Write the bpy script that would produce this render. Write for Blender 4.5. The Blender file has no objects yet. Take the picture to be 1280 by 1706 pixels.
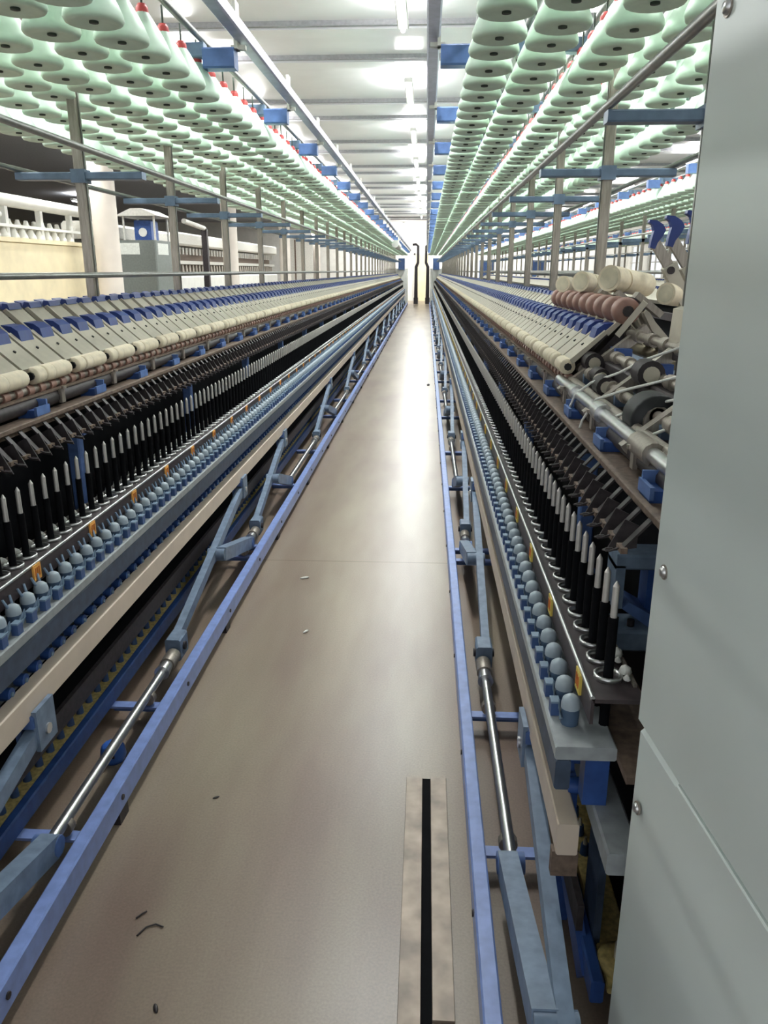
import bpy, bmesh, math, random
import numpy as np
from mathutils import Vector, Matrix
random.seed(4)
PI = math.pi
SC = bpy.context.scene
COL = SC.collection
# ------------------------------------------------------------------ camera
H = 1.47                       # eye height
F = 1300.0                     # focal length in pixels of the 1280x1706 frame
PITCH, YAW = math.radians(17.2), math.radians(2.99)
cam = bpy.data.cameras.new('camera'); cam_o = bpy.data.objects.new('camera', cam); COL.objects.link(cam_o)
cam_o.location = (0, 0, H); cam_o.rotation_euler = (PI/2 - PITCH, 0, YAW)
cam.sensor_fit = 'VERTICAL'; cam.sensor_height = 36.0; cam.lens = F/1706*36.0
cam.clip_start = 0.02; cam.clip_end = 200
SC.camera = cam_o
# ------------------------------------------------------------------ world, exposure
SC.view_settings.view_transform = 'Standard'; SC.view_settings.look = 'None'
SC.view_settings.gamma = 1; SC.view_settings.use_curve_mapping = False
SC.view_settings.exposure = 0.2
world = bpy.data.worlds.new('world'); SC.world = world; world.use_nodes = True
bg = world.node_tree.nodes['Background']; bg.inputs[0].default_value = (0.93, 0.97, 1.0, 1); bg.inputs[1].default_value = 0.95
LAMP_W = 46.0                  # power of each ceiling tube light
CEIL = 3.77
AX = -0.345                    # centre line of the aisle
HALF = 0.99                    # aisle centre to machine centre
YEND = 36.0

# ------------------------------------------------------------------ materials
def srgb(r, g, b):
    f = lambda c: (c/255/12.92) if c/255 <= .04045 else ((c/255+.055)/1.055)**2.4
    return (f(r), f(g), f(b), 1)
def mat(name, rgb, rough=.5, metal=0, var=.12, scale=30, emit=0, stretch=None, bump=0):
    m = bpy.data.materials.new(name); m.use_nodes = True
    nt = m.node_tree; b = nt.nodes['Principled BSDF']
    c = srgb(*rgb)
    b.inputs['Roughness'].default_value = rough; b.inputs['Metallic'].default_value = metal
    tc = nt.nodes.new('ShaderNodeTexCoord'); n = nt.nodes.new('ShaderNodeTexNoise')
    n.inputs['Scale'].default_value = scale; n.inputs['Detail'].default_value = 3
    mp = nt.nodes.new('ShaderNodeMapping')
    if stretch: mp.inputs['Scale'].default_value = stretch
    nt.links.new(tc.outputs['Object'], mp.inputs[0]); nt.links.new(mp.outputs[0], n.inputs[0])
    r = nt.nodes.new('ShaderNodeValToRGB')
    r.color_ramp.elements[0].position = .3; r.color_ramp.elements[1].position = .7
    r.color_ramp.elements[0].color = tuple(min(1, x*(1-var)) for x in c[:3])+(1,)
    r.color_ramp.elements[1].color = tuple(min(1, x*(1+var)) for x in c[:3])+(1,)
    nt.links.new(n.outputs['Fac'], r.inputs[0]); nt.links.new(r.outputs[0], b.inputs['Base Color'])
    if bump:
        bp = nt.nodes.new('ShaderNodeBump'); bp.inputs['Strength'].default_value = bump
        nt.links.new(n.outputs['Fac'], bp.inputs['Height']); nt.links.new(bp.outputs[0], b.inputs['Normal'])
    if emit:
        b.inputs['Emission Color'].default_value = c; b.inputs['Emission Strength'].default_value = emit
    return m
M = dict(
 rail_blue=mat('rail_blue', (126,148,204), .35),
 blue=mat('machine_blue', (84,112,166), .45, var=.2),
 deep=mat('deep_blue', (44,78,142), .45, var=.2),
 handle=mat('handle_blue', (28,54,124), .4),
 steelblue=mat('grey_blue', (114,132,154), .45, var=.2),
 capgrey=mat('brake_cap_grey', (166,180,190), .42, var=.1),
 brakebody=mat('brake_body_blue', (76,98,124), .45, var=.15),
 cup=mat('brake_blue_grey', (122,144,166), .42, var=.15),
 darkch=mat('channel_dark_blue', (58,72,92), .5, var=.25),
 black=mat('interior_shade_black', (14,15,18), .85, var=.2),  # deep shade inside the frames put into this colour; also slot and plinth
 blackm=mat('black_plastic', (20,22,26), .5),
 dark=mat('dark_oiled_steel', (52,46,48), .55, metal=.2, var=.35, scale=60),
 brown=mat('dusty_brown', (104,88,76), .7, var=.3, scale=60),
 lip=mat('ring_rail_dark', (62,54,56), .45, var=.25, scale=50),
 steel=mat('bright_steel', (205,205,205), .28, metal=.9, var=.1),
 dull=mat('dull_steel', (158,150,140), .42, metal=.55, var=.2, stretch=(6,6,.5)),
 spin=mat('spindle_steel', (214,210,204), .35, metal=.4),
 lint=mat('white_lint', (226,226,220), .95, var=.1, scale=120, bump=.6),
 beam=mat('beige_beam', (206,191,174), .38, var=.06, scale=12),
 cover=mat('arm_cover_grey', (188,181,164), .42, var=.06),
 cream=mat('cream_roller', (226,214,188), .6, var=.08, scale=60),
 rust=mat('brown_roller', (142,108,96), .5, var=.15),
 orange=mat('orange_label', (236,170,84), .5), orange_d=mat('label_print', (190,104,40), .5), yellow=mat('yellow_label', (214,190,90), .5),
 mint=mat('mint_bobbin', (212,236,216), .5, var=.05, scale=25),
 red=mat('red_tip', (214,86,84), .5), green=mat('green_tip', (70,100,84), .5), hole=mat('bobbin_hole', (62,74,64), .7),
 tube=mat('lavender_tube', (150,152,172), .35, metal=.3, var=.12),
 creel_tube=mat('creel_tube', (128,128,124), .35, metal=.6, var=.15),
 arm=mat('creel_arm_blue', (104,124,148), .4, var=.15),
 block=mat('bracket_blue', (84,112,164), .45),
 pale=mat('pale_bracket', (206,204,196), .5),
 railgrey=mat('rail_grey', (152,158,160), .45, var=.15),
 capblue=mat('bright_blue_plastic', (58,108,196), .4),
 belt=mat('yellow_brown_belt', (188,168,108), .7, var=.3, scale=80, bump=.3),
 peg=mat('peg_blue', (66,92,138), .45), pegt=mat('peg_tip', (214,206,180), .5),
 white=mat('white_paint', (228,228,222), .5, var=.05, scale=6),
 cabinet=mat('cabinet_grey', (204,213,209), .36, var=.04, scale=3),
 creamwall=mat('cream_panel', (226,214,180), .7, var=.08, scale=4),
 boxgrey=mat('control_grey', (104,110,106), .5), sign=mat('pale_sign', (206,210,204), .6),
 column=mat('column_paint', (214,206,196), .6, var=.06, scale=3),
 lampw=mat('lamp_white', (250,252,255), .4, emit=9),
)
def floor_mat():
    m = bpy.data.materials.new('floor_terrazzo'); m.use_nodes = True; nt = m.node_tree; b = nt.nodes['Principled BSDF']
    tc = nt.nodes.new('ShaderNodeTexCoord')
    n1 = nt.nodes.new('ShaderNodeTexNoise'); n1.inputs['Scale'].default_value = 2.2; n1.inputs['Detail'].default_value = 3
    mp = nt.nodes.new('ShaderNodeMapping'); mp.inputs['Scale'].default_value = (1.6, .35, 1)
    nt.links.new(tc.outputs['Object'], mp.inputs[0]); nt.links.new(mp.outputs[0], n1.inputs[0])
    r = nt.nodes.new('ShaderNodeValToRGB'); e = r.color_ramp.elements
    e[0].position = .35; e[0].color = srgb(124,106,94); e[1].position = .75; e[1].color = srgb(150,139,121)
    nt.links.new(n1.outputs['Fac'], r.inputs[0])
    n2 = nt.nodes.new('ShaderNodeTexNoise'); n2.inputs['Scale'].default_value = 160; n2.inputs['Detail'].default_value = 2
    nt.links.new(tc.outputs['Object'], n2.inputs[0])
    mx = nt.nodes.new('ShaderNodeMix'); mx.data_type = 'RGBA'; mx.blend_type = 'OVERLAY'; mx.inputs[0].default_value = .22
    nt.links.new(r.outputs[0], mx.inputs[6]); nt.links.new(n2.outputs['Fac'], mx.inputs[7])
    # cross joints every few metres
    br = nt.nodes.new('ShaderNodeTexBrick'); br.inputs['Scale'].default_value = 1; br.inputs['Mortar Size'].default_value = .006
    br.inputs['Brick Width'].default_value = 30; br.inputs['Row Height'].default_value = 3.1; br.offset = 0; br.squash = 1
    br.inputs['Color1'].default_value = br.inputs['Color2'].default_value = (1,1,1,1); br.inputs['Mortar'].default_value = (.7,.67,.64,1)
    mp2 = nt.nodes.new('ShaderNodeMapping'); mp2.inputs['Location'].default_value = (25, -.75, 0)
    nt.links.new(tc.outputs['Object'], mp2.inputs[0]); nt.links.new(mp2.outputs[0], br.inputs[0])
    mu = nt.nodes.new('ShaderNodeMix'); mu.data_type = 'RGBA'; mu.blend_type = 'MULTIPLY'; mu.inputs[0].default_value = 1
    nt.links.new(mx.outputs[2], mu.inputs[6]); nt.links.new(br.outputs['Color'], mu.inputs[7])
    nt.links.new(mu.outputs[2], b.inputs['Base Color'])
    rr = nt.nodes.new('ShaderNodeMapRange'); rr.inputs[3].default_value = .22; rr.inputs[4].default_value = .34
    nt.nodes.remove(rr); b.inputs['Roughness'].default_value = .33; b.inputs['Specular IOR Level'].default_value = .4
    return m
M['floor'] = floor_mat()
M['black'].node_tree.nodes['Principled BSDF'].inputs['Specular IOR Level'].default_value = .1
M['plate'] = mat('worn_floor_plate', (140,126,112), .45, metal=.2, var=.35, scale=14)
M['ceil'] = mat('ceiling_white', (236,236,240), .28, var=.04, scale=2)
M['ceil_dark'] = mat('ceiling_dark', (168,172,180), .7)
M['groove'] = mat('ceiling_groove', (165,165,170), .6)

def ordw(n):
    a = ['','first','second','third','fourth','fifth','sixth','seventh','eighth','ninth','tenth','eleventh','twelfth','thirteenth','fourteenth','fifteenth','sixteenth','seventeenth','eighteenth','nineteenth']
    if n < 20: return a[n]
    t = {2:'twent',3:'thirt',4:'fort',5:'fift',6:'sixt',7:'sevent',8:'eight',9:'ninet'}[n//10]
    return t+'ieth' if n % 10 == 0 else t+'y-'+a[n%10]
# ------------------------------------------------------------------ geometry collector
class Geo:
    def __init__(s): s.v = []; s.f = []; s.m = []; s.sm = []; s.mats = []
    def mi(s, m):
        if m not in s.mats: s.mats.append(m)
        return s.mats.index(m)
    def add(s, vs, fs, m, smooth=False):
        k = len(s.v); i = s.mi(m); s.v += [tuple(p) for p in vs]
        for f in fs: s.f.append(tuple(j+k for j in f)); s.m.append(i); s.sm.append(smooth)
        return s
    def box(s, a, b, m, bev=0):
        x0,x1 = sorted((a[0],b[0])); y0,y1 = sorted((a[1],b[1])); z0,z1 = sorted((a[2],b[2]))
        if bev <= 0:
            vs = [(x0,y0,z0),(x1,y0,z0),(x1,y1,z0),(x0,y1,z0),(x0,y0,z1),(x1,y0,z1),(x1,y1,z1),(x0,y1,z1)]
            return s.add(vs, [(0,3,2,1),(4,5,6,7),(0,1,5,4),(1,2,6,5),(2,3,7,6),(3,0,4,7)], m)
        # long-edge bevel: octagonal section along the longest axis
        L = [x1-x0, y1-y0, z1-z0]; ax = L.index(max(L))
        o = [i for i in range(3) if i != ax]; lo = (x0,y0,z0); hi = (x1,y1,z1)
        u0,u1,w0,w1 = lo[o[0]],hi[o[0]],lo[o[1]],hi[o[1]]
        sec = [(u0+bev,w0),(u1-bev,w0),(u1,w0+bev),(u1,w1-bev),(u1-bev,w1),(u0+bev,w1),(u0,w1-bev),(u0,w0+bev)]
        vs = []
        for t in (lo[ax], hi[ax]):
            for u,w in sec:
                p = [0,0,0]; p[ax] = t; p[o[0]] = u; p[o[1]] = w; vs.append(p)
        fs = [(i,(i+1)%8,8+(i+1)%8,8+i) for i in range(8)]+[tuple(range(8))[::-1], tuple(range(8,16))]
        return s.add(vs, fs, m)
    def obox(s, p, q, wd, ht, m, up=(0,0,1)):       # bar of rectangular section from p to q
        p, q = Vector(p), Vector(q); d = (q-p).normalized(); u = Vector(up)
        r = d.cross(u)
        if r.length < 1e-4: r = d.cross(Vector((0,1,0)))
        r.normalize(); u = r.cross(d).normalized()
        vs = [c+r*(sx*wd/2)+u*(sz*ht/2) for c in (p,q) for sx,sz in ((-1,-1),(1,-1),(1,1),(-1,1))]
        return s.add(vs, [(0,1,2,3),(7,6,5,4),(0,4,5,1),(1,5,6,2),(2,6,7,3),(3,7,4,0)], m)
    def cyl(s, p, q, r0, m, r1=None, n=12, smooth=True, cap=True):
        r1 = r0 if r1 is None else r1; p, q = Vector(p), Vector(q); d = (q-p).normalized()
        a = d.orthogonal().normalized(); b = d.cross(a)
        vs = []
        for c,r in ((p,r0),(q,r1)):
            for i in range(n):
                t = 2*PI*i/n; vs.append(c+a*(r*math.cos(t))+b*(r*math.sin(t)))
        s.add(vs, [(i,(i+1)%n,n+(i+1)%n,n+i) for i in range(n)], m, smooth)
        if cap:
            s.add(vs, [tuple(range(n))[::-1], tuple(range(n,2*n))], m)
        return s
    def lathe(s, prof, m, n=16, c=(0,0,0), axis='z', smooth=True):
        vs = []
        for r,z in prof:
            for i in range(n):
                t = 2*PI*i/n; x, y = r*math.cos(t), r*math.sin(t)
                vs.append((c[0]+x,c[1]+y,c[2]+z) if axis == 'z' else (c[0]+x,c[1]+z,c[2]+y))
        fs = [(k*n+i,k*n+(i+1)%n,(k+1)*n+(i+1)%n,(k+1)*n+i) for k in range(len(prof)-1) for i in range(n)]
        return s.add(vs, fs, m, smooth)
    def tube(s, pts, r, m, n=8):
        pts = [Vector(p) for p in pts]; rs = r if isinstance(r,(list,tuple)) else [r]*len(pts)
        vs = []; a = None
        for i,p in enumerate(pts):
            d = (pts[min(i+1,len(pts)-1)]-pts[max(i-1,0)]).normalized()
            a = d.orthogonal().normalized() if a is None else (a-d*a.dot(d)).normalized()
            b = d.cross(a)
            for k in range(n):
                t = 2*PI*k/n; vs.append(p+a*(rs[i]*math.cos(t))+b*(rs[i]*math.sin(t)))
        N = len(pts)
        s.add(vs, [(k*n+i,k*n+(i+1)%n,(k+1)*n+(i+1)%n,(k+1)*n+i) for k in range(N-1) for i in range(n)], m, True)
        return s.add(vs, [tuple(range(n))[::-1], tuple(range((N-1)*n,N*n))], m)
    def prism(s, pts, y0, y1, m):                    # polygon in (x,z) extruded along y
        n = len(pts); vs = [(x,y0,z) for x,z in pts]+[(x,y1,z) for x,z in pts]
        return s.add(vs, [(i,(i+1)%n,n+(i+1)%n,n+i) for i in range(n)]+[tuple(range(n))[::-1], tuple(range(n,2*n))], m)
    def prism_x(s, pts, x0, x1, m):                  # polygon in (y,z) extruded along x
        n = len(pts); vs = [(x0,y,z) for y,z in pts]+[(x1,y,z) for y,z in pts]
        return s.add(vs, [(i,(i+1)%n,n+(i+1)%n,n+i) for i in range(n)]+[tuple(range(n))[::-1], tuple(range(n,2*n))], m)
    def scatter(s, locs):                            # one Geo holding a copy at each location
        g = Geo(); g.mats = list(s.mats); V = np.array([tuple(p) for p in s.v]); n = len(V)
        A = (np.array(locs)[:,None,:]+V[None]).reshape(-1,3)
        g.v = A.tolist()
        for k in range(len(locs)):
            o = k*n; g.f += [tuple(j+o for j in f) for f in s.f]
        g.m = s.m*len(locs); g.sm = s.sm*len(locs)
        return g
    def mirror(s, sx):
        if sx < 0: s.v = [(-x,y,z) for x,y,z in s.v]; s.f = [tuple(reversed(f)) for f in s.f]
        return s
    def mesh(s, name, fix=True):
        me = bpy.data.meshes.new(name); me.from_pydata([tuple(p) for p in s.v], [], s.f)
        for m in s.mats: me.materials.append(M[m])
        me.polygons.foreach_set('material_index', s.m); me.polygons.foreach_set('use_smooth', s.sm)
        if fix and len(s.f) < 20000:
            b = bmesh.new(); b.from_mesh(me); bmesh.ops.recalc_face_normals(b, faces=b.faces); b.to_mesh(me); b.free()
        me.update(); return me
def link(name, me, parent=None, loc=(0,0,0), rot=None):
    o = bpy.data.objects.new(name, me); COL.objects.link(o); o.location = loc
    if rot: o.rotation_euler = rot
    if parent: o.parent = parent
    return o
def obj(name, g, parent=None, loc=(0,0,0), rot=None): return link(name, g.mesh(name), parent, loc, rot)
def tag(o, label=None, cat=None, group=None, kind=None):
    if label: o['label'] = label
    if cat: o['category'] = cat
    if group: o['group'] = group
    if kind: o['kind'] = kind
    return o
def thing(name, label, cat, loc=(0,0,0), group=None): return tag(link(name, None, None, loc), label, cat, group)
def struct(name, g): return tag(obj(name, g), kind='structure')
def pix(p):                                          # where a point lands in the 1280x1706 frame, and its depth
    R = cam_o.rotation_euler.to_matrix(); q = R.transposed() @ (Vector(p)-Vector((0,0,H)))
    d = -q.z
    if d < .05: return (-9999,-9999,d)
    return (640+F*q.x/d, 853-F*q.y/d, d)
def shown(p, mg=30):
    x,y,d = pix(p); return d > .05 and -mg < x < 1280+mg and -mg < y < 1706+mg

# ------------------------------------------------------------------ setting
g = Geo().box((-20,-3,-.06), (10,YEND+5,0), 'floor'); struct('floor', g)
g = Geo()
g.box((-6,-3,CEIL), (10,YEND+5,CEIL+.1), 'ceil')
y = -2.2
k = 0
while y < YEND+4:                                     # transverse ribs of the ceiling
    g.box((-6,y,CEIL-.06), (10,y+.28,CEIL+.01), 'ceil')
    g.box((-6,y-.07,CEIL-.045), (10,y-.02,CEIL+.01), 'groove')
    g.box((-6,y+.30,CEIL-.03), (10,y+.34,CEIL+.01), 'groove')
    y += 2.35 if k % 2 else 1.25
    k += 1
struct('ceiling', g)
struct('trim_1', Geo().box((-20,-3,CEIL), (-6,YEND+5,CEIL+.1), 'ceil_dark').box((-6.1,-3,CEIL-.35), (-6,YEND+5,CEIL), 'ceil'))
struct('wall_back', Geo().box((-20,YEND+4.9,0), (10,YEND+5.05,CEIL), 'white'))
struct('wall_left', Geo().box((-20.1,-3,0), (-20,YEND+5,CEIL), 'creamwall'))
g = Geo().box((9.9,-3,0), (10,YEND+5,1.0), 'white').box((9.9,-3,2.6), (10,YEND+5,CEIL), 'white')
for i in range(15): g.box((9.88,-3+i*3.1,1.0), (10,-2.2+i*3.1,2.6), 'white')
struct('wall_right', g)
for i in range(14):
    w = Geo()
    y0, y1 = -2.2+i*3.1, .1+i*3.1
    for z0,z1 in ((1.0,1.05),(1.8,1.84),(2.55,2.6)): w.box((9.9,y0,z0),(9.96,y1,z1),'pale')
    for yy in (y0, (y0+y1)/2-.02, y1-.05): w.box((9.9,yy,1.0),(9.96,yy+.05,2.6),'pale')
    struct('window_%d' % (i+1), w)
g = Geo().box((AX-.22,YEND+4.82,0), (AX+.42,YEND+4.88,2.2), 'creamwall').box((AX-.3,YEND+4.8,0), (AX-.22,YEND+4.9,2.28), 'pale').box((AX+.42,YEND+4.8,0), (AX+.5,YEND+4.9,2.28), 'pale').box((AX-.3,YEND+4.8,2.2), (AX+.5,YEND+4.9,2.28), 'pale')
struct('glow_panel_1', g)  # framed pale yellow panel; the wall glow is put into its colour

# ceiling tube lights
lamp_g = Geo().box((-.05,-.62,.02), (.05,.62,.07), 'white', .01)
lamp_t = Geo().cyl((0,-.58,0), (0,.58,0), .02, 'lampw', n=10)
lb, lt = lamp_g.mesh('batten'), lamp_t.mesh('lamp_tube')
LD = bpy.data.lights.new('tube_light', 'AREA'); LD.shape = 'RECTANGLE'; LD.size = .1; LD.size_y = 1.15; LD.energy = LAMP_W; LD.color = (.96,1.0,.97)
LU = bpy.data.lights.new('tube_light_upward', 'AREA'); LU.shape = 'RECTANGLE'; LU.size = .3; LU.size_y = 1.15; LU.energy = LAMP_W*.75; LU.color = (1.0,.985,.97)
rows = [(AX+.1,'the aisle',7.4,3.3), (1.65,'the right machine',6.0,3.3), (5.2,'the far right rows',6,5.4), (-2.6,'the left machine',6.2,3.3), (-5.6,'the far left rows',8,4.8), (-11,'the dark left bay (added fill)',8,9)]  # left bay row, and closer far left spacing, added to brighten the left
for X, nm, y0, st in rows:
    n = int((YEND+3-y0)/st)+1
    for i in range(n):
        Y = y0+i*st-st
        t = thing('ceiling_light', 'white tube light on the ceiling above %s, %s from the camera' % (nm, ordw(i+1)), 'ceiling light', (X,Y,CEIL-.24), 'tube lights above '+nm)
        link('batten', lb, t); link('lamp_tube', lt, t)
        L = link('tube_light', LD, t, (0,0,-.03)); link('tube_light_upward', LU, t, (0,0,.085), (PI,0,0))

LE = bpy.data.lights.new('end_wall_fill', 'AREA'); LE.shape = 'RECTANGLE'; LE.size = .3; LE.size_y = 1.15; LE.energy = 85; LE.color = (1,.99,.95)
for i in range(7):  # fittings added only to brighten the end wall
    X = -5.3+2.1*i
    t = thing('ceiling_light', 'added white tube light to brighten the end wall, %s from the left' % ordw(i+1), 'ceiling light', (X,YEND+2.6,CEIL-.24), 'added tube lights by the end wall')
    link('batten', lb, t); link('lamp_tube', lt, t); link('end_wall_fill', LE, t, (0,0,-.03), (math.radians(35),0,0))
# ------------------------------------------------------------------ machine parts
POST_Y = [3.28+1.155*k for k in range(-3, 29)]
def series(name, tmpl, s, locs, parent, near=100, subs=None, vis=True):
    """tmpl: Geo in local (w,y,z) axes; locs world. The largest in view stay single parts, the rest becomes one part."""
    tm = tmpl.mirror(s)
    inn = [p for p in locs if shown(p)] if vis else []
    inn.sort(key=lambda p: pix(p)[2]); one = inn[:near]; ids = set(one)
    rest = [p for p in locs if p not in ids]
    me = tm.mesh(name); out = []
    sub_me = [(n, gg.mirror(s).mesh(n), gg) for n, gg in (subs or [])]
    for p in one:
        o = link(name, me, parent, p)
        for n, m2, gg in sub_me: link(n, m2, o)
        out.append(o)
    if rest:
        gg = tm.scatter(rest)
        if subs:
            for n, m2, sg in sub_me:
                h = sg.scatter(rest); k = len(gg.v); 
                mp = [gg.mi(mm) for mm in h.mats]
                gg.v += h.v; gg.f += [tuple(j+k for j in f) for f in h.f]; gg.m += [mp[i] for i in h.m]; gg.sm += h.sm
        o = link(name+'_row', gg.mesh(name+'_row', False), parent); o['kind'] = 'stuff'
    return out
def frange(a, b, st):
    n = int((b-a)/st+1e-6)+1; return [a+i*st for i in range(n)]

def machine_side(root, s, ax, y0, y1, ysp, detail=True):
    """all of one aisle face of a spinning frame; w = distance from the aisle centre"""
    X = lambda w: ax+s*w
    B = lambda name, w0, w1, z0, z1, m, a=None, b=None, bev=.004: obj(name, Geo().box((X(w0), y0 if a is None else a, z0), (X(w1), y1 if b is None else b, z1), m, bev), root)
    # long members
    B('floor_rail', .474, .512, .040, .112, 'rail_blue', a=y0-.6)
    g = Geo()
    for yy in frange(y0+.2, y1, .62): g.cyl((X(.470),yy,.078), (X(.476),yy,.078), .008, 'dark', n=8)
    obj('rail_bolt', g, root)['kind'] = 'stuff'
    g = Geo()
    for yy in frange(y0+.25, y1, 1.2): g.box((X(.478),yy-.03,0), (X(.508),yy+.03,.041), 'dark')
    obj('rail_foot', g, root)['kind'] = 'stuff'
    B('inner_floor_rail', .695, .722, .06, .115, 'deep')
    B('conveyor_belt', .728, .80, .085, .10, 'belt')
    B('doffer_beam', .605, .645, .417, .486, 'beam', bev=.003)
    g = Geo().box((X(.590),y0,.625), (X(.80 if s < 0 else .70),y1,.652), 'railgrey', .003); obj('spindle_rail', g, root)
    B('drive_channel', .592, .62, .562, .624, 'darkch', bev=.004)
    B('tape_channel', .675, .735, .455, .50, 'railgrey', a=y0-(.09 if s > 0 else 0))
    g = Geo().box((X(.650),y0,.742), (X(.738),y1,.750), 'lip').box((X(.646),y0,.700), (X(.652),y1,.750), 'lip'); obj('ring_rail', g, root)
    obj('ring_rail_edge', Geo().cyl((X(.648),y0,.752), (X(.648),y1,.752), .0045, 'steel', n=8), root)
    B('shade_panel', .88, .90, .12, 1.12, 'black', bev=0)  # black sheet put in for the deep shade inside the frame
    g = Geo().box((X(.735),y0,1.060), (X(.75),y1,1.074), 'brown', .002).box((X(.75),y0,1.045), (X(.80),y1,1.068), 'brown'); obj('thread_guide_rail', g, root)
    obj('suction_tube', Geo().cyl((X(.80),y0,1.098), (X(.80),y1,1.098), .022, 'dark', n=12).box((X(.785),y0,1.118),(X(.80),y1,1.124),'brown'), root)
    ry0 = 2.6 if s > 0 else y0
    obj('bottom_roller', Geo().cyl((X(.815),y0,1.135), (X(.815),y1,1.135), .013, 'dull', n=10), root)
    B('roller_beam', .84, .98, 1.06, 1.13, 'dark')
    B('gear_bed', .90, .99, 1.13, 1.20, 'dark')
    # spindles and what stands with each
    ys = frange(ysp, y1-.1, .07)
    sp = Geo().cyl((0,0,0), (0,0,.232), .0095, 'black', n=8).cyl((0,0,.232), (0,0,.292), .0066, 'spin', .0062, n=8).cyl((0,0,.292), (0,0,.302), .0062, 'spin', .001, n=8)  # shank painted black as the shade below; only the tip catches light
    series('spindle', sp, s, [(X(.692),yy,.64) for yy in ys], root)
    br = Geo()
    br.lathe([(.0165,0),(.0175,.018),(.017,.034)], 'brakebody', 12)
    br.lathe([(.0182,.034),(.0182,.042),(.0155,.053),(.008,.059),(0,.060)], 'capgrey', 14)
    br.prism_x([(-.018,.020),(.018,.020),(.018,.040),(0,.006)], -.0195, -.017, 'cup')
    if s < 0: br.cyl((.004,-.009,.048), (.013,-.016,.076), .0042, 'cup', .003, n=6).cyl((.004,.009,.048), (.013,.016,.076), .0042, 'cup', .003, n=6)
    series('spindle_brake', br, s, [(X(.628),yy,.652) for yy in ys], root)
    bx = Geo().box((-.009,-.012,0), (.008,.012,.026), 'peg').box((-.009,-.012,.026), (.008,.012,.030), 'cup')
    series('brake_knob', bx, s, [(X(.605),yy+.035,.652) for yy in ys], root)
    rg = Geo().lathe([(.021,0),(.027,0),(.027,.009),(.021,.009),(.021,0)], 'steel', 14)
    rg.lathe([(.005,.004),(.013,.008),(.010,.018),(.001,.024)], 'lint', 6, (.032,.006,0)).lathe([(.004,.002),(.009,.006),(.001,.015)], 'lint', 5, (.030,-.018,.002)).lathe([(.004,.0),(.006,.004),(.001,.011)], 'lint', 5, (.034,.026,.002)).box((.038,-.035,0),(.044,.035,.006),'dull')
    series('spinning_ring', rg, s, [(X(.692),yy,.750) for yy in ys], root)
    # thread guides: a sloping hinged lappet with a wire eye
    tg = Geo().obox((.045,0,.052), (.0,0,.0), .018, .004, 'dark').box((-.006,-.016,-.006), (.006,.016,.004), 'brown')
    tg.tube([(-.004,0,0),(-.022,-.006,-.004),(-.032,.004,-.006),(-.024,.012,-.006),(-.014,.007,-.004)], .0020, 'dark', 5)
    series('thread_guide', tg, s, [(X(.695),yy,1.005) for yy in ys], root)
    sepg = Geo().prism([(.0,0),(.055,.008),(.055,.05),(.03,.062)], -.002, .002, 'dark')
    series('separator_fin', sepg, s, [(X(.675),yy+.035,.985) for yy in ys], root)
    pg = Geo().cyl((0,0,0), (0,0,.028), .0125, 'peg', .010, n=8).cyl((0,0,.028), (0,0,.048), .006, 'pegt', .003, n=7)
    series('conveyor_peg', pg, s, [(X(.755),yy+.02,.10) for yy in ys if yy > y0+.3], root)
    tp = Geo().cyl((-.012,0,0), (.012,0,0), .017, 'deep', n=10).cyl((-.016,0,0), (-.012,0,0), .006, 'cup', n=8)
    series('tension_pulley', tp, s, [(X(.652),yy+.03,.492) for yy in ys], root)
    fl = Geo().cyl((0,-.016,0), (0,.016,0), .0165, 'rust', n=10)
    series('fluted_roller', fl, s, [(X(.812),yy,1.135) for yy in ys if yy > ry0-.1], root)
    # drafting arms every second spindle
    ya = [yy for yy in frange(ysp+.035, y1-.2, .14) if yy > ry0]
    for kk, (off, ln) in enumerate(((0,.116),(.14,.052),(.20,.052))):
        ro = Geo().lathe([(.004,-ln/2-.0005),(.024,-ln/2),(.0255,-ln/2+.006),(.0255,ln/2-.006),(.024,ln/2),(.004,ln/2+.0005)], 'cream', 14, axis='y')
        ro.cyl((0,-ln/2-.008,0), (0,-ln/2,0), .012, 'blackm', n=8).cyl((0,ln/2,0), (0,ln/2+.008,0), .012, 'blackm', n=8)
        series('top_roller' if kk == 0 else 'clearer_roller', ro, s, [(X(.800),yy+off,1.176) for yy in ya[::2] if yy+off < y1-.1], root, near=100 if kk == 0 else 50)
    cv = Geo()
    cv.prism([(.004,.020),(.110,.112),(.118,.104),(.014,.006)], -.062, .062, 'cover')
    cv.prism([(.110,.106),(.186,.176),(.196,.170),(.122,.094)], -.050, .050, 'cover')
    cv.prism([(.060,.0),(.105,.05),(.19,.15),(.19,.10),(.10,.0)], -.045, .045, 'dark')
    cv.cyl((.055,.0,.062), (.052,.0,.0665), .005, 'blackm', n=8)
    hd = Geo(); ht = Geo()
    hd.prism([(.080,.086),(.088,.116),(.108,.130),(.138,.134),(.144,.114),(.118,.098)], -.040, .040, 'handle')
    ht.prism([(.178,.172),(.184,.190),(.200,.192),(.206,.178),(.196,.166)], -.040, .040, 'handle')
    series('pressure_arm', cv, s, [(X(.800),yy,1.178) for yy in ya], root, subs=[('handle', hd), ('rear_clip', ht)])
    # brackets
    bk = Geo().box((-.012,-.035,-.025), (.045,.035,.012), 'deep').box((-.014,-.040,-.004), (-.006,.040,.020), 'block').box((-.01,.028,-.02), (.03,.036,.035), 'block')
    series('blue_bracket', bk, s, [(X(.765),yy,1.078) for yy in frange(ysp+.1, y1, .42)], root)
    cl = Geo().box((-.004,-.012,-.03), (.006,.012,.012), 'dull').cyl((-.008,0,.012), (-.008,0,.02), .008, 'dull', n=8)
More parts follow.
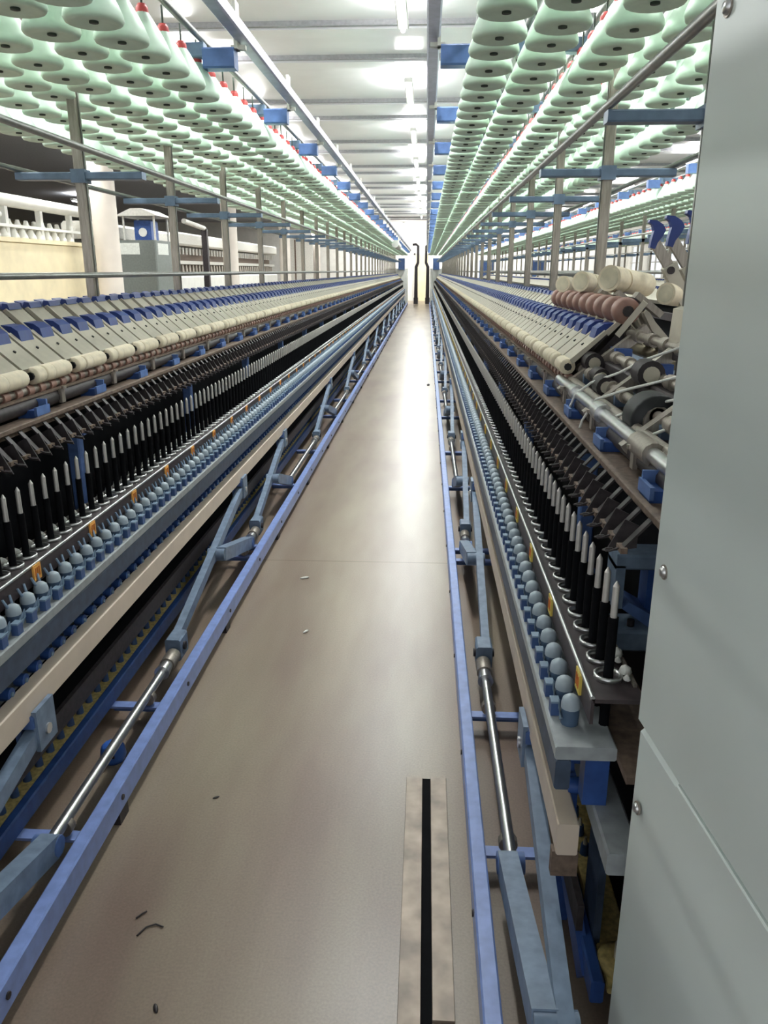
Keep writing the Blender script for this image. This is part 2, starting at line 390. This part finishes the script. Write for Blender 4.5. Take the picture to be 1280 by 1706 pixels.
    series('suction_clip', cl, s, [(X(.776),yy,1.11) for yy in frange(ysp+.28, y1, .42)], root)
    vb = Geo().box((-.02,-.02,0), (.02,.02,.32), 'blue', .004).box((-.045,-.03,.30), (.03,.03,.325), 'blue').box((-.03,-.04,-.02), (.03,.04,.01), 'blue')
    series('poker_bracket', vb, s, [(X(.80),yy,.66) for yy in frange(ysp+.8, y1, 1.26)], root)
    lb_ = Geo().box((0,-.019,-.022), (-.005,.019,.020), 'orange' if s < 0 else 'yellow')
    for dy in (-.010,0,.010): lb_.box((-.005,dy-.0022,-.012), (-.0062,dy+.0022,.012), 'orange_d')
    series('number_label', lb_, s, [(X(.646),yy,.732) for yy in frange(ysp+.02, y1, .35)], root)
    # doffer linkage
    Yb = [1.67, 3.92, 5.17]+[7.85+2.66*i for i in range(11)]
    for i, yb in enumerate(Yb):
        if yb > y1: break
        L = 1.30 if i != 2 else 1.1
        a = Geo()
        a.box((X(.596),yb-.05,.395), (X(.650),yb+.05,.430), 'blue', .004).box((X(.590),yb-.045,.33), (X(.602),yb+.045,.44), 'steelblue').box((X(.636),yb-.045,.33), (X(.650),yb+.045,.42), 'blue').cyl((X(.585),yb,.37), (X(.655),yb,.37), .014, 'steel', n=10)
        obj('beam_bracket', a, root)
        obj('lift_arm', Geo().obox((X(.612),yb,.375), (X(.585),yb-L,.125), .030, .042, 'steelblue'), root)
        m_ = (X(.590),yb-L*.5,.245)
        a = Geo().obox((X(.560),yb-.12,.115), (X(.565),yb-L*.5,.245), .046, .060, 'steelblue').cyl((X(.545),yb-L*.5,.245), (X(.622),yb-L*.5,.245), .026, 'steelblue', n=12).cyl((X(.535),yb-.12,.115), (X(.60),yb-.12,.115), .026, 'blue', n=12)
        obj('short_arm', a, root)
        a = Geo().box((X(.548),yb-L-.04,.075), (X(.606),yb-L+.05,.16), 'steelblue', .006).cyl((X(.572),yb-L-.05,.105), (X(.572),yb-L-.13,.105), .027, 'dull', n=14).cyl((X(.572),yb-L-.13,.105), (X(.572),yb-L-.19,.105), .021, 'steel', .027, n=14).cyl((X(.54),yb-L,.12), (X(.615),yb-L,.12), .016, 'dark', n=10)
        obj('sliding_block', a, root)
        prev = Yb[i-1]-.1 if i else y0
        if yb-L-.15 > prev: obj('drive_rod', Geo().cyl((X(.572),prev,.105), (X(.572),yb-L-.15,.105), .0155, 'steel', n=14), root)
        for yc in (yb-L-.33, yb-.02):
            if yc < y0: continue
            a = Geo().box((X(.510),yc-.018,.055), (X(.700),yc+.018,.063), 'rail_blue').box((X(.510),yc+.010,.03), (X(.700),yc+.018,.06), 'blue').cyl((X(.572),yc-.012,.09), (X(.572),yc+.012,.09), .024, 'dull', n=12)
            obj('cross_bracket', a, root)
        # cable guide rod beside it
    B('lift_rod_cover', .655, .668, .24, .30, 'dark', bev=0)
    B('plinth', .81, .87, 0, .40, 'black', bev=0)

def creel(root, s, ax, y0, side=True):
    X = lambda w: ax+s*w
    for yy in POST_Y:
        if yy < y0: continue
        g = Geo()
        g.box((X(1.012),yy-.022,.95), (X(1.048),yy+.022,2.20), 'dull', .004).box((X(1.008),yy-.004,.95), (X(1.012),yy+.004,2.2), 'creel_tube')
        obj('creel_post', g, root)
        g = Geo().box((X(.775),yy-.026,1.812), (X(1.285),yy+.026,1.840), 'arm', .004).box((X(1.002),yy-.032,1.80), (X(1.058),yy+.032,1.85), 'arm')
        obj('creel_cross_arm', g, root)
        g = Geo().box((X(.50),yy-.026,2.235), (X(1.56),yy+.026,2.285), 'arm', .004).box((X(.385),yy-.034,2.195), (X(.505),yy+.034,2.265), 'block', .006)
        g.box((X(.345),yy-.012,2.26), (X(.40),yy+.012,2.275), 'pale').box((X(.372),yy-.03,2.26), (X(.384),yy+.03,2.42), 'pale')
        obj('top_cross_arm', g, root)
    for w, z, r, nm in ((.78,1.852,.011,'creel_rail'),(1.28,1.852,.011,'creel_rail'),(.985 if s < 0 else 1.085,1.452,.011,'guide_tube')):
        obj(nm, Geo().cyl((X(w),2.9 if s > 0 and nm == 'guide_tube' else y0,z), (X(w),YEND,z), r, 'creel_tube', n=8), root)
    for w in (.515,.69,.92,1.10,1.30,1.46):
        obj('bobbin_rail', Geo().cyl((X(w),y0,2.300), (X(w),YEND,2.300), .012, 'creel_tube', n=8), root)

left = thing('spinning_frame', 'long blue ring spinning frame on the left of the aisle', 'spinning machine', (AX-HALF,2,0))
right = thing('spinning_frame', 'long ring spinning frame on the right of the aisle beside the grey cabinet', 'spinning machine', (AX+HALF,2,0))
def reparent_fix(root):                               # parts are built in world space: cancel the root's offset
    for c in root.children: c.location = c.location - root.location
machine_side(left, -1, AX, .35, YEND, .40)
creel(left, -1, AX, -.5)
machine_side(right, 1, AX, 1.23, YEND, 1.31)
creel(right, 1, AX, 1.2)

# the other face of each machine, seen only over the top
for root, s in ((left,-1),(right,1)):
    X = lambda w: AX+s*w
    cv = Geo()
    cv.prism([(-.004,.020),(-.110,.132),(-.14,.175),(-.150,.160),(-.118,.104),(-.014,.006)], -.055, .055, 'cover').prism([(-.14,.172),(-.13,.192),(-.155,.186),(-.160,.170)], -.036,.036,'handle')
    ys = frange(.5 if s < 0 else 2.7, YEND-.2, .14)
    series('rear_pressure_arm', cv, s, [(X(1.98-.78),yy,1.178) for yy in ys], root, near=60)
    obj('rear_roller', Geo().cyl((X(1.18),.4 if s<0 else 2.6,1.176),(X(1.18),YEND,1.176),.025,'cream',n=12), root)
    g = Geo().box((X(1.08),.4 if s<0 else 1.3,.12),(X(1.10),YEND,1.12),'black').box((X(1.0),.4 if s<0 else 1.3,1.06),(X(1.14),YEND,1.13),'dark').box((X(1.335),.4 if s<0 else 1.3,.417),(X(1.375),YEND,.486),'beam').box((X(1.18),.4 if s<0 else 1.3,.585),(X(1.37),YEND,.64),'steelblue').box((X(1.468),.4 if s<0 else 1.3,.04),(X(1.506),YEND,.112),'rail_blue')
    obj('rear_frame', g, root)
    # end cabinet
    a = Geo().box((X(.50),YEND,0), (X(1.48),YEND+1.2,1.55), 'white', .02); obj('end_housing', a, root)
    a = Geo().box((X(.62),YEND-.1,1.50), (X(.90),YEND+.3,1.98), 'blue', .02); obj('drive_box', a, root)

# exposed near end of the right machine
def rx(w): return AX+w
g = Geo().box((rx(.665),1.50,.0), (rx(.70),1.54,.42), 'deep').box((rx(.72),1.34,.0), (rx(.735),1.44,.45), 'darkch').obox((rx(.655),1.75,.40), (rx(.70),1.30,.05), .022, .05, 'deep').obox((rx(.80),1.22,.56), (rx(.83),1.22,.0), .03, .05, 'darkch').box((rx(.60),1.24,.36),(rx(.65),1.26,.416),'brown').box((rx(.655),1.27,.50),(rx(.70),1.31,.60),'deep').box((rx(.655),1.40,.50),(rx(.70),1.44,.60),'deep')
obj('end_frame', g, right)
g = Geo().lathe([(.01,-.01),(.045,-.01),(.045,.012),(.03,.014),(.01,.014)], 'belt', 16, (rx(.765),1.29,.10)).cyl((rx(.765),1.29,.11),(rx(.765),1.29,.15),.012,'pegt'); obj('belt_wheel', g, right)
g = Geo().box((rx(.70),1.16,.628), (rx(.80),1.60,.642), 'brown').cyl((rx(.75),1.25,.642),(rx(.75),1.25,.644),.008,'blackm',n=10).box((rx(.72),1.20,.60),(rx(.79),1.202,.628),'black'); obj('rail_end_plate', g, right)
g = Geo()
g.box((rx(.765),1.60,.85),(rx(.87),1.68,.885),'steelblue',.005).box((rx(.765),1.60,.76),(rx(.785),1.68,.86),'steelblue').prism([(rx(.785),.76),(rx(.87),.70),(rx(.87),.735),(rx(.80),.775)],1.60,1.68,'blue').box((rx(.755),1.58,.665),(rx(.875),1.68,.715),'steelblue',.006).box((rx(.84),1.62,.70),(rx(.87),1.68,.86),'deep').cyl((rx(.81),1.61,.715),(rx(.81),1.61,.73),.008,'dark')
obj('drive_bracket', g, right)
obj('front_shaft', Geo().cyl((rx(.79),1.2,1.128),(rx(.79),2.62,1.128),.0155,'steel').cyl((rx(.79),1.5,1.128),(rx(.79),1.62,1.128),.024,'dull').cyl((rx(.79),1.95,1.128),(rx(.79),2.02,1.128),.024,'steel').cyl((rx(.79),2.3,1.128),(rx(.79),2.34,1.128),.022,'steel'), right)
for w,z,a,b in ((.855,1.165,1.2,2.62),(.93,1.215,1.2,2.7),(.99,1.28,1.2,3.0)):
    g = Geo().cyl((rx(w),a,z),(rx(w),b,z),.012,'dull')
    for yy in frange(a+.1,b-.05,.14): g.cyl((rx(w),yy,z),(rx(w),yy+.045,z),.019,'dull',n=12)
    obj('fluted_shaft', g, right)
for yy in frange(1.25,2.55,.42):
    g = Geo().obox((rx(.775),yy,1.10),(rx(1.03),yy,1.30),.03,.03,'dull').box((rx(.84),yy-.035,1.13),(rx(.90),yy+.035,1.16),'arm').box((rx(.93),yy-.04,1.19),(rx(.98),yy+.04,1.24),'deep')
    obj('roller_stand', g, right)
for k,(w,yy,z,r) in enumerate(((.87,2.50,1.195,.030),(.84,2.18,1.165,.028),(.90,1.98,1.225,.034),(.865,2.36,1.17,.024),(.95,1.70,1.25,.036))):
    g = Geo().cyl((rx(w),yy-.02,z),(rx(w),yy+.05,z),r,'dark',n=16).cyl((rx(w),yy-.024,z),(rx(w),yy-.018,z),r*.6,'cover',n=14)
    obj('apron_pulley', g, right)
g = Geo().lathe([(.02,-.05),(.058,-.05),(.060,-.04),(.060,.03),(.058,.04),(.02,.04)], 'blackm', 20, (rx(.86),1.78,1.15), axis='y').cyl((rx(.86),1.72,1.15),(rx(.86),1.73,1.15),.035,'dull'); obj('brush_roller', g, right)
obj('lower_roller_end', Geo().cyl((rx(.80),2.42,1.118),(rx(.80),2.62,1.118),.020,'rust',n=16), right)
for i in range(10):
    obj('red_brown_roller', Geo().lathe([(.01,-.030),(.034,-.030),(.040,-.022),(.040,.022),(.034,.030),(.01,.030)], 'rust', 18, (rx(.955),2.50+.135*i,1.352), axis='y').cyl((rx(.955),2.46+.135*i,1.352),(rx(.955),2.472+.135*i,1.352),.016,'dark'), right)
for i,(p,q,r) in enumerate((((rx(.96),2.78,1.445),(rx(1.13),2.96,1.42),.043),((rx(.935),3.15,1.43),(rx(1.07),3.30,1.41),.038),((rx(.925),3.50,1.415),(rx(1.04),3.65,1.40),.034),((rx(1.10),2.60,1.40),(rx(1.24),2.72,1.38),.034))):
    P, Q = Vector(p), Vector(q)
    g = Geo().cyl(P, P.lerp(Q,.28), r, 'cream', n=22).cyl(P.lerp(Q,.28), P.lerp(Q,.34), r*.86, 'cream', n=22).cyl(P.lerp(Q,.34), Q, r*.95, 'cream', n=22).cyl(P-(Q-P)*.01, P, r*.78, 'pegt', n=20)
    obj('cream_drum', g, right)
g = Geo()
for i in range(4): g.obox((rx(1.0),2.45+.25*i,1.38),(rx(.93),2.47+.25*i,1.28),.03,.018,'cover').obox((rx(.98),2.5+.25*i,1.40),(rx(1.06),2.5+.25*i,1.34),.05,.02,'dull')
obj('roller_holder', g, right)
obj('tilted_cover', Geo().prism([(rx(.99),1.375),(rx(1.075),1.405),(rx(1.085),1.325),(rx(.985),1.27)],2.02,2.14,'cover').prism([(rx(.98),1.27),(rx(1.1),1.33),(rx(1.1),1.31),(rx(.98),1.25)],2.0,2.2,'dark'), right)
for i, yy in enumerate((2.62,2.42,2.22)):
    x = rx(1.05)-.005*i
    pa = obj('raised_arm', Geo().obox((x+.005,yy,1.555),(x+.055,yy,1.485),.018,.030,'dull').obox((x+.055,yy,1.485),(x+.125,yy,1.37),.030,.045,'cover').cyl((x+.06,yy-.02,1.47),(x+.06,yy+.02,1.47),.012,'dark'), right)
    obj('raised_handle', Geo().prism([(x-.020,1.612),(x-.018,1.620),(x+.004,1.618),(x+.024,1.606),(x+.034,1.590),(x+.026,1.572),(x+.012,1.552),(x+.006,1.534),(x-.010,1.538),(x-.008,1.560),(x-.002,1.588),(x-.008,1.604)], yy-.012, yy+.012, 'handle'), pa)
def up(w,y,z): return (rx(w),y,z)
for pts in ([up(.97,1.98,1.29),up(.90,2.05,1.25),up(.86,2.12,1.21),up(.81,2.22,1.17),up(.775,2.26,1.13),up(.76,2.27,1.08)],
            [up(.98,1.80,1.26),up(.90,1.88,1.22),up(.84,1.95,1.19),up(.79,2.05,1.15),up(.765,2.08,1.09),up(.755,2.09,1.04)],
            [up(.98,1.60,1.24),up(.92,1.66,1.22),up(.86,1.75,1.19),up(.82,1.82,1.16),up(.79,1.88,1.13)],
            [up(.96,1.50,1.21),up(.91,1.55,1.19),up(.85,1.60,1.165),up(.80,1.64,1.13),up(.785,1.65,1.10)],
            [up(.97,1.40,1.18),up(.88,1.42,1.17),up(.82,1.47,1.15),up(.785,1.50,1.12)]):
    c = []
    for a, b in zip(pts, pts[1:]):
        for t in (0,.33,.66): c.append(Vector(a).lerp(Vector(b),t))
    obj('roving_strand', Geo().tube(c+[pts[-1]], .0035, 'lint', 6), right)
reparent_fix(left); reparent_fix(right)

# neighbouring machines to the right
for j, xc in enumerate((AX+HALF+1.98, AX+HALF+2*1.98+.3)):
    lab = ['ring spinning frame one aisle beyond the right-hand machine', 'ring spinning frame two aisles beyond the right-hand machine'][j]
    root = thing('spinning_frame', lab, 'spinning machine', (xc,2,0))
    y0 = 2.5
    g = Geo()
    for sx in (-1,1):
        g.prism([(xc+sx*.19,1.17),(xc+sx*.03,1.32),(xc+sx*.02,1.29),(xc+sx*.16,1.13)], y0, YEND, 'cover')
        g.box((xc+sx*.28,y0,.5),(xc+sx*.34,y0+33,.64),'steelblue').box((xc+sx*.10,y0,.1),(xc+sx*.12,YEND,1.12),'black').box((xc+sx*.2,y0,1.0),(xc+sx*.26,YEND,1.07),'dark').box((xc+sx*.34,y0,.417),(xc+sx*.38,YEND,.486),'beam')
    obj('machine_body', g, root)
    hs = Geo().box((-.02,-.03,-.01),(.02,.03,.02),'handle')
    series('arm_handle', hs, 1, [(xc-.07,yy,1.285) for yy in frange(y0,YEND,.16)], root, near=100)
    for yy in POST_Y:
        if yy < y0: continue
        obj('creel_post', Geo().box((xc-.018,yy-.02,.95),(xc+.018,yy+.02,2.2),'dull'), root)
        obj('top_cross_arm', Geo().box((xc-.5,yy-.025,2.235),(xc+.5,yy+.025,2.285),'arm').box((xc-.6,yy-.034,2.195),(xc-.49,yy+.034,2.265),'block').box((xc-.25,yy-.02,1.8),(xc+.25,yy+.02,1.84),'arm'), root)
    for w in (-.47,-.29,-.07,.11,.31,.47): obj('bobbin_rail', Geo().cyl((xc+w,y0,2.30),(xc+w,YEND,2.30),.012,'creel_tube',n=6), root)
    for w in (-.25,.25): obj('creel_rail', Geo().cyl((xc+w,y0,1.852),(xc+w,YEND,1.852),.011,'creel_tube',n=6), root)
    obj('guide_tube', Geo().cyl((xc-.05,y0,1.45),(xc-.05,YEND,1.45),.02,'creel_tube',n=6), root)
    obj('drive_box', Geo().box((xc-.3,YEND-.1,0),(xc+.3,YEND+.4,1.9),'blue'), root)
    reparent_fix(root)

# ------------------------------------------------------------------ bobbins
def bob(tip, n=18):
    g = Geo()
    g.lathe([(.010,0.006),(.030,.005),(.062,-.001),(.074,.002),(.0785,.010),(.077,.022),(.068,.043),(.056,.066),(.042,.090),(.029,.112),(.019,.126)], 'mint', n)
    return g
def cap(tip, n=12): return Geo().lathe([(.020,.122),(.019,.139),(.012,.150),(.0,.151)], tip, n)
def core(n=12): return Geo().lathe([(0,.0015),(.0125,.0015),(.0125,.006),(.0035,.008),(.0035,.205),(0,.205)], 'hole', n)
rowdef = [(.54,'aisle-side','red'),(.70,'second','green'),(.90,'third','red'),(1.08,'fourth','red'),(1.28,'fifth','green'),(1.44,'outermost','green')]
low = {1.44: -.06}
allb = []
for s, mname, y0, ph in ((-1,'left',-.3,(0,.1,.03,.13,.05,.15)),(1,'right',1.05,(.06,.16,.0,.1,.04,.14))):
    for i,(w,rn,tip) in enumerate(rowdef):
        for k, yy in enumerate(frange(y0+ph[i], YEND-.3, .2)):
            dz = (random.random()-.5)*.012
            allb.append(((AX+s*w, yy, 2.095+dz+low.get(w,0)), mname, rn, tip))
for k in range(4): allb.append(((AX-.35, 1.28+.2*k, 2.10), 'left', 'inner short', 'red'))
inn = [b for b in allb if shown((b[0][0],b[0][1],b[0][2]+.07), 60)]
def hidden_by_cabinet(p):
    x,y,d = pix(p); return x > 1165
inn = [b for b in inn if not hidden_by_cabinet(b[0])]
inn.sort(key=lambda b: pix(b[0])[2]); one = inn[:300]; ids = set(b[0] for b in one)
bm_ = bob('red').mesh('yarn_bobbin'); cr_ = cap('red').mesh('tip_cap'); cg_ = cap('green').mesh('tip_cap'); co_ = core().mesh('core_hole')
cnt = {}
for p, mname, rn, tip in one:
    k = cnt.get((mname,rn),0)+1; cnt[(mname,rn)] = k
    o = link('yarn_bobbin', bm_, None, p, (0,0,random.random()*6))
    tag(o, 'pale green bobbin hanging from the %s creel, %s row, %s from the camera' % (mname, rn, ordw(k)), 'bobbin', 'bobbins hanging over the %s machine' % mname)
    link('tip_cap', cr_ if tip == 'red' else cg_, o)['label'] = ('red' if tip == 'red' else 'dark green')+' tip'
    link('core_hole', co_, o)
rest = [b[0] for b in allb if b[0] not in ids]
restR = []
for j, xc in enumerate((AX+HALF+1.98, AX+HALF+2*1.98+.3)):
    for i, w in enumerate((-.45,-.29,-.09,.09,.29,.45)):
        restR += [(xc+w, yy, 2.095) for yy in frange(2.6+.03*i, YEND-.3, .2)]
t2 = bob('red', 10); h = cap('red', 6)
k0 = len(t2.v); mp = [t2.mi(mm) for mm in h.mats]; t2.v += h.v; t2.f += [tuple(j+k0 for j in f) for f in h.f]; t2.m += [mp[i] for i in h.m]; t2.sm += h.sm
o = link('yarn_bobbins', t2.scatter(rest+restR).mesh('yarn_bobbins', False)); tag(o, 'mass of pale green bobbins hanging far down the creels of all the machines', 'bobbins', kind='stuff')

# ------------------------------------------------------------------ cleaner rails and trunks
for s, nm in ((-1,'left'),(1,'right')):
    o = obj('cleaner_rail', Geo().box((AX+s*.333,-.6,2.285),(AX+s*.383,YEND,2.335),'tube',.006).box((AX+s*.350,-.6,2.335),(AX+s*.366,YEND,2.350),'tube'))
    tag(o, 'long lavender overhead track running the length of the aisle on its %s side' % nm, 'rail')
for s, nm in ((-1,'left'),(1,'right')):
    x0 = AX+.135+s*.18; x1 = AX+.135+s*.26
    t = thing('vacuum_hose', 'dark hanging cleaner hose at the far end of the aisle, the %s one' % nm, 'hose', (x0,36.6,0))
    obj('pipe', Geo().tube([(x0+s*.25-x0,0,2.56),(x0+s*.1-x0,0,2.58),(0,0,2.50),(0,0,1.95),(0,0,1.80),(x1-x0,0,1.62),(x1-x0,0,1.4),(x1-x0,0,.15)], [.05,.055,.055,.055,.06,.07,.07,.085], 'dark', 10), t)
    obj('nozzle', Geo().box((x1-x0-.10,-.1,.02),(x1-x0+.10,.1,.3),'dark',.01), t)
t = thing('cleaner_unit', 'white cylindrical blower hanging from the left overhead track far down the aisle', 'blower', (AX-.42,21,2.2))
obj('blower_drum', Geo().cyl((0,-1.2,-.12),(0,1.0,-.12),.085,'white',n=16), t); obj('motor', Geo().cyl((0,1.0,-.12),(0,1.35,-.12),.06,'boxgrey',n=12).box((-.03,-.2,-.05),(.05,.2,.1),'white'), t)

# ------------------------------------------------------------------ grey cabinet in the right foreground
cab = thing('machine_cabinet', 'tall pale grey sheet metal cabinet at the right edge in the foreground', 'cabinet', (.345,1.10,0))
rot = math.radians(5.1)
cab.rotation_euler = (0,0,rot)
a = Geo().box((0,-1.9,.788),(.62,0,2.6),'cabinet',.006); obj('upper_panel', a, cab)
a = Geo().box((.004,-1.9,.0),(.62,-.004,.780),'cabinet',.006); obj('lower_panel', a, cab)
obj('seam_strip', Geo().box((-.003,-1.9,.774),(.02,-.16,.790),'cabinet',.002), cab)
for z in (1.764,1.056,.654): obj('panel_bolt', Geo().lathe([(.0,-.006),(.006,-.0055),(.0085,-.002),(.009,0)], 'steel', 14, (0,0,0)).cyl((0,0,-.001),(0,0,.002),.011,'dull',n=14), cab, (-.001,-.035,z), (0,PI/2,0))
obj('panel_bolt', Geo().lathe([(.0,-.006),(.006,-.0055),(.0085,-.002),(.009,0)], 'steel', 14), cab, (0.002,-.42,.42), (0,PI/2,0))

# ------------------------------------------------------------------ slotted floor plates
for x0,x1,y0,y1,lab,m in ((-.037,.011,1.20,2.02,'worn metal cover plate along the left edge of the floor slot','plate'),(.035,.082,1.22,2.02,'worn metal cover plate along the right edge of the floor slot','plate')):
    tag(obj('floor_plate', Geo().box((x0,y0,0.0005),(x1,y1,.006),m,.001)), lab, 'floor plate')
tag(obj('floor_slot', Geo().box((.011,1.20,.0004),(.035,2.02,.0012),'black')), 'narrow black drain slot in the floor between two metal plates', 'slot')
# litter on the floor
def lintbit(x,y,lab,m='lint',r=.014,rot=0):
    g = Geo().lathe([(0,.0005),(r*.8,.001),(r,r*.3),(r*.6,r*.6),(0,r*.7)], m, 10)
    g.v = [(a*(1.8)+.15*r*math.sin(b*300), b*.7, c) for a,b,c in g.v]
    tag(obj('lint_tuft' if m == 'lint' else 'debris', g, None, (x,y,0.0002), (0,0,rot)), lab, 'lint' if m == 'lint' else 'debris')
lintbit(-.585,3.6,'small white tuft of lint on the floor left of mid aisle',rot=.4)
lintbit(-.49,3.0,'flat pale lint speck on the floor below the white tuft',r=.010,rot=1)
lintbit(-.59,1.9,'tiny dark speck on the bare floor near the left rail','dark',.006,.5)
lintbit(-.54,1.22,'dark crumb lying on the near floor by a thread','dark',.007,2)
lintbit(.045,10.5,'small dark upright chip on the floor by the right rail','dark',.03,1.5)
def thread(pts, lab):
    tag(obj('thread_scrap', Geo().tube([(x,y,.003) for x,y in pts], .002, 'dark', 5)), lab, 'thread')
thread([(-.645,1.40),(-.632,1.425),(-.612,1.435),(-.592,1.428)], 'curled dark thread scrap on the near floor')
thread([(-.665,1.45),(-.654,1.465),(-.646,1.472)], 'short dark thread dash beside the curled scrap')
o = obj('blue_cap', Geo().lathe([(0,0),(.035,0),(.040,.015),(.036,.045),(.028,.055),(0,.056)], 'capblue', 14).box((-.006,-.045,.02),(.006,-.02,.05),'deep').box((-.02,-.042,.03),(.02,-.036,.036),'blackm'), None, (AX-.615,2.07,0.0)); tag(o, 'small bright blue plastic cap lying under the left machine', 'cap')

# ------------------------------------------------------------------ left background
for i in range(4):
    Y = 13.3+8.45*(i)
    g = Geo().cyl((-5.25,Y,0),(-5.25,Y,CEIL),.2,'column',n=20)
    o = obj('round_column', g, None); tag(o, 'round cream column in the left background, %s from the camera' % ordw(i+1), 'column', 'columns on the left')
t = thing('carding_line', 'long cream panelled machine behind the left spinning frame, with cones on its top', 'machine', (-6,8,0))
g = Geo().box((-7.2,2.5,.4),(-5.9,13.9,1.86),'creamwall',.02); obj('side_panel', g, t)
g = Geo().box((-6.2,2.5,1.86),(-5.88,13.9,1.92),'creamwall').box((-6.0,2.5,2.06),(-5.9,13.9,2.10),'white'); obj('ledge', g, t)
cn = Geo().lathe([(.0,0),(.085,0),(.08,.03),(.04,.12),(.03,.16),(0,.165)], 'white', 8)
series('cone', cn, 1, [(-5.98-.12*(j%2),7+.13*j,1.92+.11*(j%2)) for j in range(51)], t, near=60)
g = Geo()
for yy in frange(3,13.7,1.05): g.box((-6.0,yy,1.9),(-5.92,yy+.08,2.4),'white')
obj('duct_support', g, t)['kind'] = 'stuff'
obj('overhead_duct', Geo().cyl((-5.95,2.5,2.42),(-5.95,13.9,2.42),.09,'white',n=12), t)
obj('lower_pipe', Geo().cyl((-5.8,2.5,2.2),(-5.8,11,2.2),.045,'white',n=10), t)
reparent_fix(t)
t = thing('control_cabinet', 'dark grey control cabinet with pale sign and a blue unit under a small roof', 'cabinet', (-5.3,15.4,0))
obj('body', Geo().box((-.35,-.6,0),(.35,.6,2.0),'boxgrey',.02), t)
obj('sign', Geo().box((.35,-.5,1.75),(.36,.1,1.95),'sign').box((-.33,-.61,1.75),(.05,-.60,1.95),'sign'), t)
obj('roof', Geo().prism([(-.4,2.42),(.4,2.42),(.1,2.55),(-.1,2.55)],-.5,.5,'pale').box((-.3,-.4,2.0),(-.27,-.37,2.43),'pale').box((.27,-.4,2.0),(.3,-.37,2.43),'pale').box((.27,.37,2.0),(.3,.4,2.43),'pale').box((-.3,.37,2.0),(-.27,.4,2.43),'pale'), t)
obj('blue_unit', Geo().box((-.16,-.2,2.0),(.16,.2,2.36),'deep',.02).cyl((0,-.21,2.15),(0,-.2,2.15),.08,'white'), t)
t = thing('drawing_machine', 'dark open machine under a white duct left of the control cabinet', 'machine', (-6,17,0))
g = Geo().box((-7,14.2,0),(-6.0,19,1.9),'dark')
for yy in frange(14.3,18.9,.22): g.box((-6.0,yy,.6),(-5.9,yy+.05,1.9),'boxgrey').cyl((-5.9,yy+.1,1.3+.3*random.random()),(-5.86,yy+.1,1.7),.04,'dull',n=6)
obj('body', g, t); obj('white_duct', Geo().box((-6.4,14.2,2.0),(-5.85,19,2.3),'pale',.05), t); reparent_fix(t)
t = thing('roving_frame', 'long machine draped in white cloth behind the second column on the left', 'machine', (-6,25,0))
obj('cloth_panel', Geo().box((-7,19.3,.0),(-5.9,32,1.35),'white',.05), t)
g = Geo().box((-7,19.3,1.35),(-6.2,32,2.0),'brown').box((-6.4,19.3,1.62),(-6.0,32,1.70),'pale').box((-6.5,19.3,2.05),(-5.9,32,2.35),'pale',.04)
obj('frame', g, t)
fl2 = Geo().cyl((0,0,0),(0,0,.2),.05,'dull',.03,n=6)
series('flyer', fl2, 1, [(-6.08,yy,1.40) for yy in frange(19.5,31.8,.3)], t, near=60)
fl3 = Geo().cyl((0,0,0),(0,0,.16),.04,'pale',n=6)
series('hook', fl3, 1, [(-6.05,yy,1.85) for yy in frange(19.5,31.8,.3)], t, near=60); reparent_fix(t)
o = obj('dark_post', Geo().box((-.06,-.06,0),(.06,.06,2.35),'dark').cyl((0,0,2.35),(0,-1.5,2.42),.05,'pale'), None, (-4.9,18,0)); tag(o, 'thin dark post with a pale elbow pipe between the two left columns', 'post')
o = obj('partition', Geo().box((-5.6,31.5,0),(-4.4,31.6,2.6),'pale').box((-5.6,31.48,0),(-5.5,31.5,2.6),'brown').box((-5.1,31.48,0),(-5.05,31.5,2.6),'brown')); tag(o, 'narrow beige partition with brown frame far down on the left', 'partition')
print('objects', len(bpy.data.objects))
